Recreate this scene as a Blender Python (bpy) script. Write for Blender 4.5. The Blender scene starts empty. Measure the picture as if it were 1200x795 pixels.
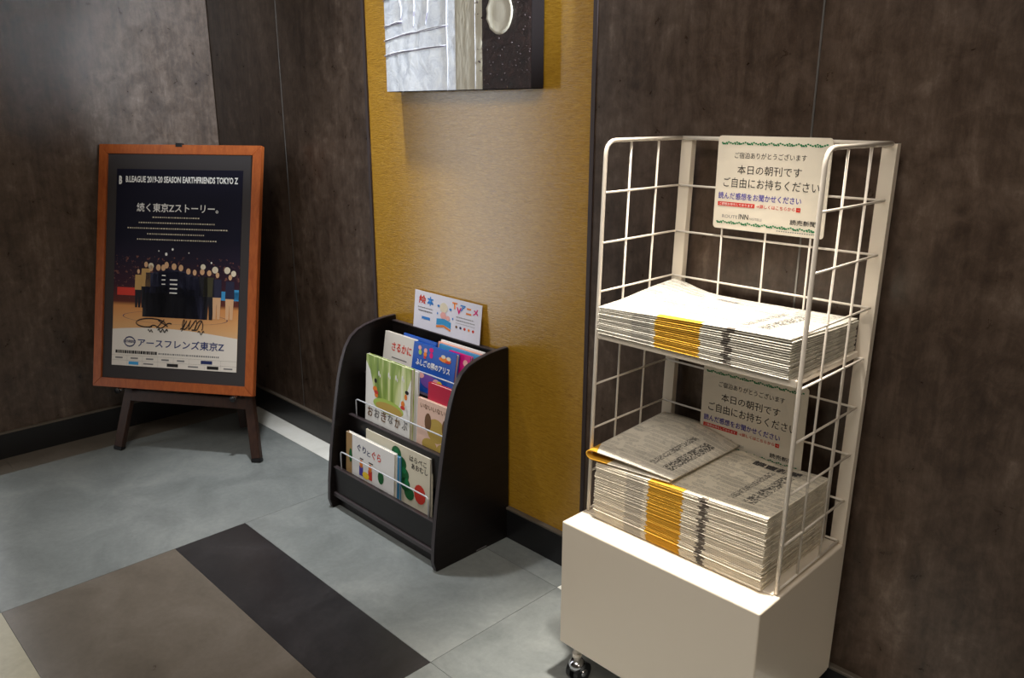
import bpy, bmesh, math, random
from mathutils import Vector, Matrix
random.seed(7)
SC = bpy.context.scene
COL = SC.collection

# ---------------------------------------------------------------- camera
def look_camera():
    cam = bpy.data.cameras.new('camera'); o = bpy.data.objects.new('camera', cam); COL.objects.link(o)
    yaw, pitch, roll = -0.79378, 0.277345, 0.00221
    f = Vector((math.sin(yaw)*math.cos(pitch), math.cos(yaw)*math.cos(pitch), -math.sin(pitch)))
    r = Vector((math.cos(yaw), -math.sin(yaw), 0)); u = r.cross(f)
    r2 = r*math.cos(roll) + u*math.sin(roll); u2 = -r*math.sin(roll) + u*math.cos(roll)
    m = Matrix((r2, u2, -f)).transposed().to_4x4(); m.translation = Vector((0, -1.518, 1.24))
    o.matrix_world = m
    cam.sensor_width = 36; cam.lens = 938/1200*36; cam.clip_start = .02
    SC.camera = o
look_camera()

# ---------------------------------------------------------------- light and exposure
W = bpy.data.worlds.new('world'); SC.world = W; W.use_nodes = True
W.node_tree.nodes['Background'].inputs[0].default_value = (.75, .85, 1, 1)
W.node_tree.nodes['Background'].inputs[1].default_value = .05
SC.view_settings.view_transform = 'Standard'; SC.view_settings.look = 'None'
SC.view_settings.gamma = 1; SC.view_settings.use_curve_mapping = False
SC.view_settings.exposure = 0.0

def aim(o, to):
    o.rotation_euler = (Vector(to) - o.location).to_track_quat('-Z', 'Y').to_euler()
def spot(name, loc, to, watt, deg, blend, rad, col):
    l = bpy.data.lights.new(name, 'SPOT'); l.energy = watt; l.spot_size = math.radians(deg); l.spot_blend = blend
    l.shadow_soft_size = rad; l.color = col
    o = bpy.data.objects.new(name, l); COL.objects.link(o); o.location = loc; aim(o, to); return o
def area(name, loc, to, watt, sx, sy, col):
    l = bpy.data.lights.new(name, 'AREA'); l.shape = 'RECTANGLE'; l.size = sx; l.size_y = sy; l.energy = watt; l.color = col
    o = bpy.data.objects.new(name, l); COL.objects.link(o); o.location = loc; aim(o, to); return o
WARM = (1, .86, .68); COOL = (.82, .91, 1)
spot('rack_downlight', (-.80, -.36, 2.5), (-.80, -.34, .8), 340, 30, .8, .03, (1, .93, .83))
spot('alcove_downlight', (-2.12, -.34, 2.58), (-2.16, -.25, 0), 175, 45, 1, .05, (.96, .98, 1))
spot('daylight_beam', (2.2, -.33, 2.25), (-3.267, -.02, 1.35), 1900, 12, .9, .05, COOL)
area('overhead_fill', (-.5, -1.9, 2.58), (-.5, -1.9, 0), 36, 1.4, 1.0, (1, .93, .85))  # added soft fill overhead for the general brightness, no actual fixture
area('right_fill', (2.3, -1.9, 2.3), (-.5, -.2, .6), 13, .8, .8, (1, .86, .7))  # added warm fill from the right, brightens cabinet side and paper ends
area('glass_door_daylight', (-3.20, -1.43, 1.16), (0, -1.43, 1.16), 9.5, .78, 2.1, (.95, .975, 1))   # daylight entering by the glass door in the left wall

# ---------------------------------------------------------------- materials
def s2l(c):
    return tuple(((v/255)/12.92 if v/255 <= .04045 else ((v/255+.055)/1.055)**2.4) for v in c)
def mat(name, rgb, rough=.5, metal=0, spec=.5, coat=0):
    m = bpy.data.materials.new(name); m.use_nodes = True; b = m.node_tree.nodes['Principled BSDF']
    b.inputs['Base Color'].default_value = (*s2l(rgb), 1); b.inputs['Roughness'].default_value = rough
    b.inputs['Metallic'].default_value = metal; b.inputs['Specular IOR Level'].default_value = spec
    b.inputs['Coat Weight'].default_value = coat
    return m
class NT:
    def __init__(s, m): s.m = m; s.t = m.node_tree; s.b = s.t.nodes['Principled BSDF']
    def n(s, typ, **kw):
        x = s.t.nodes.new(typ)
        for k, v in kw.items():
            if k.startswith('i_'):
                k = k[2:]; k = int(k) if k.isdigit() else k.replace('_', ' ')
                if hasattr(v, 'is_output') or isinstance(v, bpy.types.NodeSocket): s.t.links.new(v, x.inputs[k])
                else: x.inputs[k].default_value = v
            else: setattr(x, k, v)
        return x
    def math(s, op, a, b=0, c=0):
        x = s.n('ShaderNodeMath', operation=op)
        for i, v in enumerate((a, b, c)):
            if isinstance(v, bpy.types.NodeSocket): s.t.links.new(v, x.inputs[i])
            else: x.inputs[i].default_value = v
        return x.outputs[0]
    def coords(s, kind='Object', scale=(1, 1, 1), loc=(0, 0, 0)):
        c = s.n('ShaderNodeTexCoord'); mp = s.n('ShaderNodeMapping'); s.t.links.new(c.outputs[kind], mp.inputs[0])
        mp.inputs['Scale'].default_value = scale; mp.inputs['Location'].default_value = loc; return mp.outputs[0]
    def noise(s, vec, scale, detail=4, rough=.6, dist=0):
        x = s.n('ShaderNodeTexNoise', i_Vector=vec, i_Scale=scale, i_Detail=detail, i_Roughness=rough, i_Distortion=dist); return x.outputs['Fac']
    def ramp(s, fac, stops):
        x = s.n('ShaderNodeValToRGB'); s.t.links.new(fac, x.inputs[0]); e = x.color_ramp.elements
        while len(e) < len(stops): e.new(.5)
        for k, (p, c) in enumerate(stops):
            e[k].position = p; e[k].color = (*(s2l(c) if len(c) == 3 and max(c) > 1 else c), 1)
        return x.outputs[0]
    def mix(s, fac, a, b):
        x = s.n('ShaderNodeMix', data_type='RGBA')
        for i, v in ((0, fac), (6, a), (7, b)):
            if isinstance(v, bpy.types.NodeSocket): s.t.links.new(v, x.inputs[i])
            elif i == 0: x.inputs[0].default_value = v
            else: x.inputs[i].default_value = (*s2l(v), 1)
        return x.outputs[2]
    def color(s, sock): s.t.links.new(sock, s.b.inputs['Base Color'])
    def rough(s, sock): s.t.links.new(sock, s.b.inputs['Roughness'])
    def bump(s, h, strength, dist=.002):
        x = s.n('ShaderNodeBump', i_Height=h, i_Strength=strength, i_Distance=dist); s.t.links.new(x.outputs[0], s.b.inputs['Normal'])

def make_wall_panel():
    m = mat('stone_look_panel', (92, 80, 70), .3, 0, .5); n = NT(m)
    v = n.coords('Object'); v2 = n.coords('Object', (1, 1, .35))
    a = n.noise(v2, 6, 10, .78, .3); b = n.noise(v, 22, 6, .7, .5); c = n.noise(n.coords('Object', (1, 1, .12)), 60, 3, .6)
    f = n.math('ADD', n.math('MULTIPLY', a, .55), n.math('ADD', n.math('MULTIPLY', b, .3), n.math('MULTIPLY', c, .15)))
    n.color(n.ramp(f, [(.38, (46, 35, 28)), (.47, (68, 54, 44)), (.55, (86, 71, 60)), (.66, (118, 102, 90))]))
    n.rough(n.math('ADD', .2, n.math('MULTIPLY', b, .22))); n.bump(b, .08); return m
def make_gold():
    m = mat('gold_wallpaper', (190, 142, 42), .5, 0, .5); n = NT(m)
    v = n.coords('Object', (45, 45, 300))
    a = n.noise(v, 1, 3, .6, 1.0); b = n.noise(n.coords('Object', (60, 60, 900)), 1, 2, .5)
    n.color(n.ramp(a, [(.3, (168, 122, 24)), (.5, (188, 140, 34)), (.7, (202, 156, 52))]))
    n.bump(n.math('ADD', a, n.math('MULTIPLY', b, .3)), .7, .003)
    n.b.inputs['Roughness'].default_value = .55; n.b.inputs['Specular IOR Level'].default_value = .3; n.b.inputs['Coat Weight'].default_value = 1; n.b.inputs['Coat Roughness'].default_value = .15; n.b.inputs['Coat IOR'].default_value = 1.8
    cb = n.n('ShaderNodeBump', i_Height=a, i_Strength=.12, i_Distance=.003); n.t.links.new(cb.outputs[0], n.b.inputs['Coat Normal']); return m
def make_tile(name, c0, c1, c2, rough=.3):
    m = mat(name, c1, rough); n = NT(m)
    r = n.n('ShaderNodeObjectInfo').outputs['Random']
    v = n.coords('Object'); off = n.n('ShaderNodeVectorMath', operation='ADD', i_0=v)
    cx = n.n('ShaderNodeCombineXYZ', i_0=n.math('MULTIPLY', r, 30), i_1=n.math('MULTIPLY', r, 17)); n.t.links.new(cx.outputs[0], off.inputs[1])
    a = n.noise(off.outputs[0], 4.5, 9, .68, .6); b = n.noise(off.outputs[0], 70, 3, .6)
    f = n.math('ADD', n.math('MULTIPLY', a, .8), n.math('MULTIPLY', b, .2))
    n.color(n.ramp(f, [(.34, c0), (.5, c1), (.68, c2)])); n.rough(n.math('ADD', rough-.08, n.math('MULTIPLY', a, .18))); n.bump(b, .06)
    return m
def make_wood(name, c0, c1, rough, grain=(3, 3, 60), spec=.5):
    m = mat(name, c0, rough, 0, spec); n = NT(m)
    a = n.noise(n.coords('Object', grain), 3, 5, .6, .6)
    n.color(n.ramp(a, [(.35, c0), (.65, c1)])); n.bump(a, .05, .001); return m
MP = make_wall_panel(); MG = make_gold()
MT = make_tile('grey_vinyl_tile', (116, 121, 120), (132, 137, 136), (150, 154, 152))
MTB = make_tile('beige_vinyl_tile', (165, 158, 135), (182, 176, 152), (196, 190, 168))
MTK = make_tile('dark_vinyl_tile', (38, 37, 39), (46, 45, 47), (60, 58, 60))
MTW = make_tile('white_vinyl_tile', (222, 222, 214), (235, 235, 228), (244, 244, 240))
MTN = make_tile('brown_grey_vinyl_tile', (98, 91, 82), (110, 102, 92), (122, 114, 105))
M_GROUT = mat('grout', (120, 120, 118), .8)
M_BASE = mat('black_baseboard', (26, 26, 28), .35); M_BCAP = mat('baseboard_cap', (96, 88, 78), .4)
M_METAL = mat('metal_trim', (150, 148, 145), .3, .8); M_TRIMB = mat('bronze_trim', (72, 62, 62), .4, .3)
M_CEIL = mat('ceiling_paint', (215, 212, 205), .9); M_PLAIN = mat('lobby_wall_paint', (140, 132, 122), .8)
M_WHITE = mat('white_enamel', (228, 216, 198), .28, 0, .5, .15); M_WIRE = mat('white_wire', (232, 222, 208), .3, 0, .5, .2)
M_CHROME = mat('chrome', (200, 200, 205), .12, 1); M_RUB = mat('black_rubber', (22, 22, 24), .4)
M_DARK = make_wood('black_brown_laminate', (17, 13, 12), (26, 20, 19), .38, (2, 2, 40), .3); M_EDGE = mat('laminate_edge', (58, 50, 52), .35)
M_FRAME = make_wood('orange_brown_wood', (150, 74, 34), (170, 90, 42), .38, (30, 30, 4))
M_EASEL = make_wood('dark_walnut', (48, 30, 24), (64, 42, 32), .4, (40, 40, 4))
M_MATB = mat('grey_mat_board', (60, 56, 56), .7, 0, .15); M_STEEL = mat('steel_wire', (205, 208, 214), .4, .3)
def flat(name, rgb, rough=.6): return mat(name, rgb, rough, 0, .3)
INK = {k: flat('ink_'+k, v) for k, v in dict(black=(30, 26, 26), navy=(34, 44, 92), blue=(70, 62, 160), red=(205, 58, 44), green=(20, 120, 70), white=(238, 236, 232),
    cream=(226, 214, 190), grey=(120, 118, 118), brown=(112, 80, 52), pink=(232, 170, 165), magenta=(214, 30, 120), cyan=(60, 150, 205), sky=(60, 130, 205),
    orange=(232, 130, 50), yellow=(240, 205, 60), skin=(214, 170, 130), leaf=(110, 150, 50), lime=(170, 195, 90), purple=(120, 80, 165), tan=(190, 150, 92), gold=(190, 160, 80), darkgreen=(28, 96, 50)).items()}
M_PAGE = flat('page_edges', (236, 230, 216), .8)

# ---------------------------------------------------------------- mesh helpers
def link(name, mesh, material, parent=None, loc=(0, 0, 0)):
    mesh.name = name
    o = bpy.data.objects.new(name, mesh); COL.objects.link(o); o.location = loc
    if material is not None:
        for m_ in (material if isinstance(material, (list, tuple)) else [material]): mesh.materials.append(m_)
    if parent is not None: o.parent = parent
    return o
def fin(name, bm, material, parent=None, loc=(0, 0, 0), smooth=False, origin=None):
    """link a bmesh; when origin is given the geometry is in the parent's coordinates and gets moved so the object's own origin is there"""
    if origin is not None:
        bmesh.ops.translate(bm, verts=bm.verts, vec=-Vector(origin)); loc = origin
    bmesh.ops.recalc_face_normals(bm, faces=bm.faces)
    me = bpy.data.meshes.new(name); bm.to_mesh(me); bm.free()
    if smooth:
        for p in me.polygons: p.use_smooth = True
    return link(name, me, material, parent, loc)
def thing(name, label, cat, loc, rz=0, group=None, rx=0):
    o = bpy.data.objects.new(name, None); COL.objects.link(o); o.empty_display_size = .05
    o.location = loc; o.rotation_euler = (rx, 0, rz); o['label'] = label; o['category'] = cat
    if group: o['group'] = group
    return o
def struct(o): o['kind'] = 'structure'; return o
def box(bm, x0, x1, y0, y1, z0, z1, bev=0, seg=2):
    r = bmesh.ops.create_cube(bm, size=1); vs = r['verts']
    for v in vs:
        v.co = Vector(((x0+x1)/2 + v.co.x*(x1-x0), (y0+y1)/2 + v.co.y*(y1-y0), (z0+z1)/2 + v.co.z*(z1-z0)))
    if bev:
        es = list({e for v in vs for e in v.link_edges})
        bmesh.ops.bevel(bm, geom=es, offset=bev, segments=seg, affect='EDGES', profile=.5)
def B(name, mt, parent, x0, x1, y0, y1, z0, z1, bev=0, seg=2, **k):
    bm = bmesh.new(); box(bm, x0, x1, y0, y1, z0, z1, bev, seg); return fin(name, bm, mt, parent, smooth=False, **k)
def tube(bm, pts, r, n=8, cap=True):
    pts = [Vector(p) for p in pts]; rings = []; up = None
    for i, p in enumerate(pts):
        t = (pts[min(i+1, len(pts)-1)] - pts[max(i-1, 0)]).normalized()
        if up is None: up = t.orthogonal().normalized()
        else: up = (up - t*up.dot(t)).normalized()
        s = t.cross(up); rr = r[i] if isinstance(r, (list, tuple)) else r
        rings.append([bm.verts.new(p + (up*math.cos(2*math.pi*k/n) + s*math.sin(2*math.pi*k/n))*rr) for k in range(n)])
    for a, b in zip(rings, rings[1:]):
        for k in range(n): bm.faces.new((a[k], a[(k+1) % n], b[(k+1) % n], b[k]))
    if cap: bm.faces.new(rings[0][::-1]); bm.faces.new(rings[-1])
def T(name, mt, parent, pts, r, n=8, **k):
    bm = bmesh.new(); tube(bm, pts, r, n); return fin(name, bm, mt, parent, smooth=True, **k)
def rounded(a, c, b, rad, k=5):
    """points of a fillet at corner c between a and b"""
    a, b, c = Vector(a), Vector(b), Vector(c); u = (a-c).normalized(); v = (b-c).normalized()
    p, q = c+u*rad, c+v*rad; return [((1-t)**2)*p + 2*t*(1-t)*c + t*t*q for t in [i/k for i in range(k+1)]]
def prism(bm, prof, x0, x1):
    """profile of (y,z) extruded in x"""
    a = [bm.verts.new((x0, y, z)) for y, z in prof]; b = [bm.verts.new((x1, y, z)) for y, z in prof]
    bm.faces.new(a); bm.faces.new(b[::-1])
    for i in range(len(prof)): j = (i+1) % len(prof); bm.faces.new((a[i], b[i], b[j], a[j]))
_fc = bpy.data.curves.new('lettering', 'FONT'); _fo = bpy.data.objects.new('lettering_source', _fc); COL.objects.link(_fo)
def text_mesh(body, bold=0.0):
    _fc.body = body; _fc.size = 1; _fc.offset = bold; _fc.resolution_u = 2
    _fo.data.update_tag(); bpy.context.view_layer.update()
    dg = bpy.context.evaluated_depsgraph_get(); return bpy.data.meshes.new_from_object(_fo.evaluated_get(dg))
def text(body, mt, parent, fn, box_, name='lettering', bold=0.0):
    """fit body into box_ = (u0, v0, u1, v1) and place its points with fn(u, v)"""
    me = text_mesh(body, bold); vs = me.vertices
    xs = [v.co.x for v in vs]; ys = [v.co.y for v in vs]; x0, x1, y0, y1 = min(xs), max(xs), min(ys), max(ys)
    u0, v0, u1, v1 = box_
    for v in vs: v.co = fn(u0 + (v.co.x-x0)/(x1-x0)*(u1-u0), v0 + (v.co.y-y0)/max(1e-6, y1-y0)*(v1-v0))
    return link(name, me, mt, parent)
def poly(bm, pts, fn):
    vs = [bm.verts.new(fn(*p)) for p in pts]
    try: bm.faces.new(vs)
    except ValueError: pass
def shapes(name, mt, parent, fn, polys):
    bm = bmesh.new()
    for p in polys: poly(bm, p, fn)
    me = bpy.data.meshes.new(name); bm.to_mesh(me); bm.free(); o = link(name, me, mt, parent)
    if len(polys) > 1: o['kind'] = 'stuff'
    return o
def R4(u0, v0, u1, v1): return [(u0, v0), (u1, v0), (u1, v1), (u0, v1)]
def ell(u, v, a, b, n=14, ph=0): return [(u + a*math.cos(2*math.pi*k/n+ph), v + b*math.sin(2*math.pi*k/n+ph)) for k in range(n)]
def rrect(u0, v0, u1, v1, r, k=4):
    out = []
    for cx, cy, a0 in ((u1-r, v1-r, 0), (u0+r, v1-r, 90), (u0+r, v0+r, 180), (u1-r, v0+r, 270)):
        out += [(cx + r*math.cos(math.radians(a0+90*i/k)), cy + r*math.sin(math.radians(a0+90*i/k))) for i in range(k+1)]
    return out

# ---------------------------------------------------------------- the room
XL, XR, YF, ZC = -3.267, 2.7, -4.3, 2.62
# floor tiles
fl = struct(B('floor', M_GROUT, None, XL-.05, XR+.05, YF-.05, .05, -.05, -.0025))
GAP = .0012
def tile(x0, x1, y0, y1, m):
    bm = bmesh.new(); cx, cy = (x0+x1)/2, (y0+y1)/2
    box(bm, x0-cx+GAP/2, x1-cx-GAP/2, y0-cy+GAP/2, y1-cy-GAP/2, -.0025, 0)
    return fin('floor_tile', bm, m, fl, loc=(cx, cy, 0))
TX = [-3.107, -2.187, -1.268, -.346, .575, 1.497, 2.42, XR]
YR = [-.098, -.536, -.755, -1.202, -1.65, -2.1, -2.55, -3.0, -3.45, -3.9, YF]
for i in range(len(TX)-1):
    x0, x1 = TX[i], TX[i+1]
    rows = YR if i >= 1 else [-.098, -1.202, -2.1, -3.0, -3.9, YF]
    for a, b in zip(rows, rows[1:]):
        m = MT
        if i == 1 and a == -.536: m = MTK
        elif i == 1 and a == -.755: m = MTN
        elif i == 1 and a == -1.202: m = MTB
        elif i >= 3 and a == -.536 and i % 2: m = MTK
        tile(x0, x1, b, a, m)
    tile(x0, x1, -.098, 0, MT if i == 1 else MTW)
for a, b in zip([0, -.946, -1.9, -2.85, -3.8], [-.946, -1.9, -2.85, -3.8, YF]): tile(XL, TX[0], b, a, MTN)
# back wall with its panels and the gold bay
wb = struct(B('wall_back', M_PLAIN, None, XL-.1, XR+.1, .012, .1, -.05, ZC))
def panel(parent, x0, x1, y0, y1, m, name='wall_panel', z0=.07, z1=ZC): return B(name, m, parent, x0, x1, y0, y1, z0, z1, .0008, 1)
PB = [XL, -2.729, -2.202]; PR = [-1.268, -.727, .48, 1.7, XR]
for a, b in zip(PB, PB[1:]): panel(wb, a+.0015, b-.0015, 0, .011, MP)
for a, b in zip(PR, PR[1:]): panel(wb, a+.0015, b-.0015, 0, .011, MP)
gold = panel(wb, -2.195, -1.273, .003, .0115, MG, 'gold_wallpaper'); gold['label'] = 'mustard gold rippled wallpaper'
for x in (-2.729, -.727, .48, 1.7): B('joint_strip', M_METAL, wb, x-.0018, x+.0018, -.0008, .006, .1, ZC)
for x in (-2.198, -1.2705): B('joint_strip', M_TRIMB, wb, x-.006, x+.006, -.003, .006, .1, ZC)
# left, right, front walls and the ceiling
wl = struct(B('wall_left', M_PLAIN, None, XL-.1, XL-.012, YF-.1, .1, -.05, ZC))
for a, b in ((-.98, -.0015), (-3.4, -1.88), (YF, -3.403)): B('wall_panel', MP, wl, XL-.011, XL, a, b, .07, ZC, .0008, 1)
B('wall_panel', MP, wl, XL-.011, XL, -1.877, -.983, 2.27, ZC, .0008, 1)
dr = struct(B('door_1', mat('frosted_glass', (225, 235, 242), .3), None, XL+.001, XL+.012, -1.84, -1.02, .04, 2.23))
for a in ((XL, XL+.04, -1.877, -1.84, 0, 2.268), (XL, XL+.04, -1.02, -.983, 0, 2.268), (XL, XL+.04, -1.84, -1.02, 2.231, 2.268), (XL, XL+.03, -1.84, -1.02, .0, .04)): B('door_frame', M_METAL, dr, *a, .002)
T('door_handle', M_METAL, dr, [(XL+.05, -1.76, .8), (XL+.05, -1.76, 1.3)], .012, 10)
wr = struct(B('wall_right', M_PLAIN, None, XR, XR+.1, YF-.1, .1, -.05, ZC))
wf = struct(B('wall_front', M_PLAIN, None, XL-.1, XR+.1, YF-.1, YF, -.05, ZC))
ce = struct(B('ceiling', M_CEIL, None, XL-.1, XR+.1, YF-.1, .1, ZC, ZC+.1))
def baseboard(name, fn):
    o = struct(fn(0, .094, .012, M_BASE, name, None)); c = fn(.094, .101, .014, M_BCAP, 'cap', o)
baseboard('baseboard_back', lambda z0, z1, t, m, n, p: B(n, m, p, XL, XR, -t, .002, z0, z1, .001, 1))
baseboard('baseboard_left', lambda z0, z1, t, m, n, p: B(n, m, p, XL-.002, XL+t, -.981, -.0141, z0, z1, .001, 1))

# ---------------------------------------------------------------- painting on the gold bay
pt = thing('painting', 'textured abstract canvas in silver, cream and dark brown hung on the gold wall', 'painting', (-1.72, -.001, 1.294))
PX = -1.72; PZ = 1.294; PY = -.045+.001
def pf(d=0): return lambda x, z: Vector((x-PX, PY-d, z-PZ))
M_SIL = mat('silver_white_paint', (205, 210, 222), .3, .1, .5, 1); n = NT(M_SIL); a = n.noise(n.coords('Object', (1, 1, 1)), 26, 7, .7, .8)
n.color(n.ramp(a, [(.35, (196, 203, 216)), (.5, (224, 230, 240)), (.7, (242, 246, 250))])); n.bump(a, .6, .004)
M_CRM = mat('cream_paint', (200, 192, 168), .45); n = NT(M_CRM); a = n.noise(n.coords('Object', (60, 1, 6)), 1, 5, .7, .5)
n.color(n.ramp(a, [(.3, (188, 180, 158)), (.65, (212, 206, 190))])); n.bump(a, .25, .002)
M_BRN = mat('dark_brown_paint', (62, 46, 42), .4); n = NT(M_BRN); a = n.noise(n.coords('Object'), 55, 6, .75, .4)
n.color(n.ramp(a, [(.38, (34, 23, 22)), (.6, (56, 38, 35)), (.75, (84, 60, 52))])); n.bump(a, .9, .005)
M_SIDE = mat('painted_canvas_side', (30, 25, 25), .8, 0, .1)
B('canvas', M_SIDE, pt, -.305, .288, -.044, 0, 0, .42, .003)
for nm, x0, x1, m in (('silver_field', -.305, .007, M_SIL), ('cream_band', .007, .112, M_CRM), ('brown_field', .112, .288, M_BRN)):
    bm = bmesh.new(); NX, NZ = 24, 32
    gr = [[bm.verts.new((x0+(x1-x0)*i/NX, -.0452-.0016*random.random()*(0 if i in (0, NX) else 1), .001+.418*j/NZ)) for j in range(NZ+1)] for i in range(NX+1)]
    for i in range(NX):
        for j in range(NZ): bm.faces.new((gr[i][j], gr[i+1][j], gr[i+1][j+1], gr[i][j+1]))
    fin(nm, bm, m, pt, smooth=True)
M_RIDGE = mat('ridge_paint', (225, 225, 232), .4); M_RSH = mat('ridge_shade', (120, 108, 140), .5)
def pxz(px, py):  # picture of the canvas measured from its lower left corner
    return (-.305 + (px-125)*.593/890, (560-py)*.268/560 + .0)
def ridge(pts, m, r=.0022):
    P = []
    for i in range(len(pts)-1):
        for t in (0, .34, .67): P.append((pts[i][0]+(pts[i+1][0]-pts[i][0])*t, pts[i][1]+(pts[i+1][1]-pts[i][1])*t))
    P.append(pts[-1]); q = []
    for i, (px, py) in enumerate(P):
        x, z = pxz(px, py); q.append((x, -.047, z+random.uniform(-.0015, .0015)))
    T('ridge', m, pt, q, [r*.62*random.uniform(.7, 1.2) for _ in q], 6)
for pts in ([(120, 262), (250, 240), (400, 224), (548, 210)], [(120, 346), (250, 332), (400, 322), (540, 316)], [(118, 30), (220, 16), (320, 2), (420, -8)],
            [(332, 15), (338, 90), (332, 150), (328, 200)], [(410, 0), (428, 60), (422, 130), (408, 195)], [(238, 48), (250, 100), (244, 160)], [(125, 185), (180, 172), (250, 165)]):
    ridge(pts, M_RIDGE); ridge([(a, b+7) for a, b in pts], M_RSH, .0012)  # second, darker line below each ridge is its shade put into colour
ridge([(544, 560), (546, 400), (542, 210), (548, 0)], M_RIDGE, .0018); ridge([(712, 555), (714, 400), (712, 200), (716, 0)], M_RIDGE, .0014)
ridge([(606, 52), (640, 48), (672, 50)], M_RIDGE, .004)
bm = bmesh.new(); x, z = pxz(850, 180); ring = []
for k, (rr, d) in enumerate(((1, .046), (.94, .0505), (.84, .0485), (.4, .0495))):
    ring.append([bm.verts.new((x + .047*rr*math.cos(t*math.pi/12)*(1+.05*math.sin(3*t)), -d, z + .052*rr*math.sin(t*math.pi/12))) for t in range(24)])
for a, b in zip(ring, ring[1:]):
    for k in range(24): bm.faces.new((a[k], a[(k+1) % 24], b[(k+1) % 24], b[k]))
bm.faces.new(ring[-1]); fin('oval_relief', bm, M_CRM, pt, smooth=True)
bm = bmesh.new()
for _ in range(110):
    px, py = random.uniform(722, 1010), random.uniform(0, 550)
    if abs(px-850) < 85 and abs(py-180) < 125: continue
    if random.random() < .5: py = random.choice((330, 400, 440)) + random.gauss(0, 25)
    x, z = pxz(px, min(py, 548)); r = random.uniform(.0012, .0032)
    s = bmesh.ops.create_icosphere(bm, subdivisions=1, radius=r, matrix=Matrix.Translation((x, -.0465, z)))
lum = fin('paint_lumps', bm, mat('glossy_brown_lump', (70, 58, 58), .35), pt, smooth=True); lum['kind'] = 'stuff'
shapes('yellow_corner', INK['gold'], pt, lambda x, z: Vector((x, -.0475, z)), [[(-.304, .265), (-.17, .284), (-.10, .30), (-.10, .418), (-.304, .418)]])

# ---------------------------------------------------------------- easel and framed poster
EY = .6; EO = Vector((-2.80, -.472, 0)); TI = .244
ea = thing('display_easel', 'dark walnut folding easel carrying the framed poster in the room corner', 'easel', EO, EY)
def lp(x, z, back=0): return Vector((x, z*math.tan(TI) + .004 + back, z))
def bar(name, p, q, w, t, m, parent, wdir=Vector((1, 0, 0))):
    p, q = Vector(p), Vector(q); d = (q-p).normalized(); s = (wdir - d*wdir.dot(d)).normalized(); n_ = d.cross(s)
    bm = bmesh.new(); vs = [bm.verts.new(c + s*a*w/2 + n_*b*t/2) for c in (p, q) for a, b in ((-1, -1), (1, -1), (1, 1), (-1, 1))]
    for f in ((0, 1, 2, 3), (7, 6, 5, 4), (0, 4, 5, 1), (1, 5, 6, 2), (2, 6, 7, 3), (3, 7, 4, 0)): bm.faces.new([vs[i] for i in f])
    bmesh.ops.bevel(bm, geom=bm.edges[:], offset=.0025, segments=2, affect='EDGES'); return fin(name, bm, m, parent)
for s in (-1, 1):
    l = bar('leg', lp(s*.283, .012, .022), lp(s*.10, 1.02, .022), .036, .022, M_EASEL, ea)
    c = lp(s*.2845, .0, .022); bar('rubber_foot', c+Vector((0, 0, .0)), c+Vector((-s*.0025, .0035, .015)), .037, .024, M_RUB, l)
bar('crossbar', lp(-.243, .205, .02), lp(.243, .205, .02), .04, .018, M_EASEL, ea, Vector((0, math.tan(TI), 1)))
bar('top_bar', lp(-.11, .99, .022), lp(.11, .99, .022), .05, .02, M_EASEL, ea, Vector((0, math.tan(TI), 1)))
bar('rear_leg', (.085, .30, .012), lp(.01, .97, .045), .034, .02, M_EASEL, ea)
for x in (-.262, .205):
    p = T('support_peg', M_CHROME, ea, [lp(x, .236, -.03), lp(x, .236, .02)], .007, 10)
    T('knob', M_RUB, p, [lp(x, .236, -.034), lp(x, .236, -.028)], .011, 10)
FW, FH, FT, RW = .649, .90, .022, .034
fo = thing('framed_poster', 'basketball team poster in an orange-brown wooden frame on the easel', 'poster', (-2.859, -.464, .247), .609)
Mtilt = Matrix.Rotation(-TI, 4, 'X')
def fbox(name, m, x0, x1, y0, y1, z0, z1, bev=0, parent=fo):
    bm = bmesh.new(); box(bm, x0, x1, y0, y1, z0, z1, bev); bmesh.ops.transform(bm, matrix=Mtilt, verts=bm.verts); return fin(name, bm, m, parent)
def rail(pts):
    bm = bmesh.new(); a = [bm.verts.new((x, 0, z)) for x, z in pts]; b = [bm.verts.new((x, FT, z)) for x, z in pts]
    bm.faces.new(a); bm.faces.new(b[::-1])
    for i in range(4): j = (i+1) % 4; bm.faces.new((a[i], b[i], b[j], a[j]))
    bmesh.ops.bevel(bm, geom=bm.edges[:], offset=.0015, segments=2, affect='EDGES'); bmesh.ops.transform(bm, matrix=Mtilt, verts=bm.verts)
    return fin('frame_rail', bm, M_FRAME, fo)
h = FW/2
rail([(-h, 0), (h, 0), (h-RW, RW), (-h+RW, RW)]); rail([(-h, FH), (-h+RW, FH-RW), (h-RW, FH-RW), (h, FH)])
rail([(-h, 0), (-h+RW, RW), (-h+RW, FH-RW), (-h, FH)]); rail([(h, 0), (h, FH), (h-RW, FH-RW), (h-RW, RW)])
fbox('mat_board', M_MATB, -h+RW-.002, h-RW+.002, .008, .02, RW-.002, FH-RW+.002)
cl = fbox('hanging_clip', M_RUB, -.012, .014, -.002, .012, FH-.008, FH+.006, .001)
M_POST = mat('poster_photo', (28, 26, 40), .5, 0, .12); n = NT(M_POST)
w_, h_ = .505, .728; pu = -.252+.0; pv = .083
PPL = fbox('poster', M_POST, pu, pu+w_, .0068, .008, pv, pv+h_)
c = n.coords('Object'); sp = n.n('ShaderNodeSeparateXYZ'); n.t.links.new(c, sp.inputs[0])
zf = n.math('DIVIDE', n.math('SUBTRACT', sp.outputs[2], pv*math.cos(TI)), h_*math.cos(TI))
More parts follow.
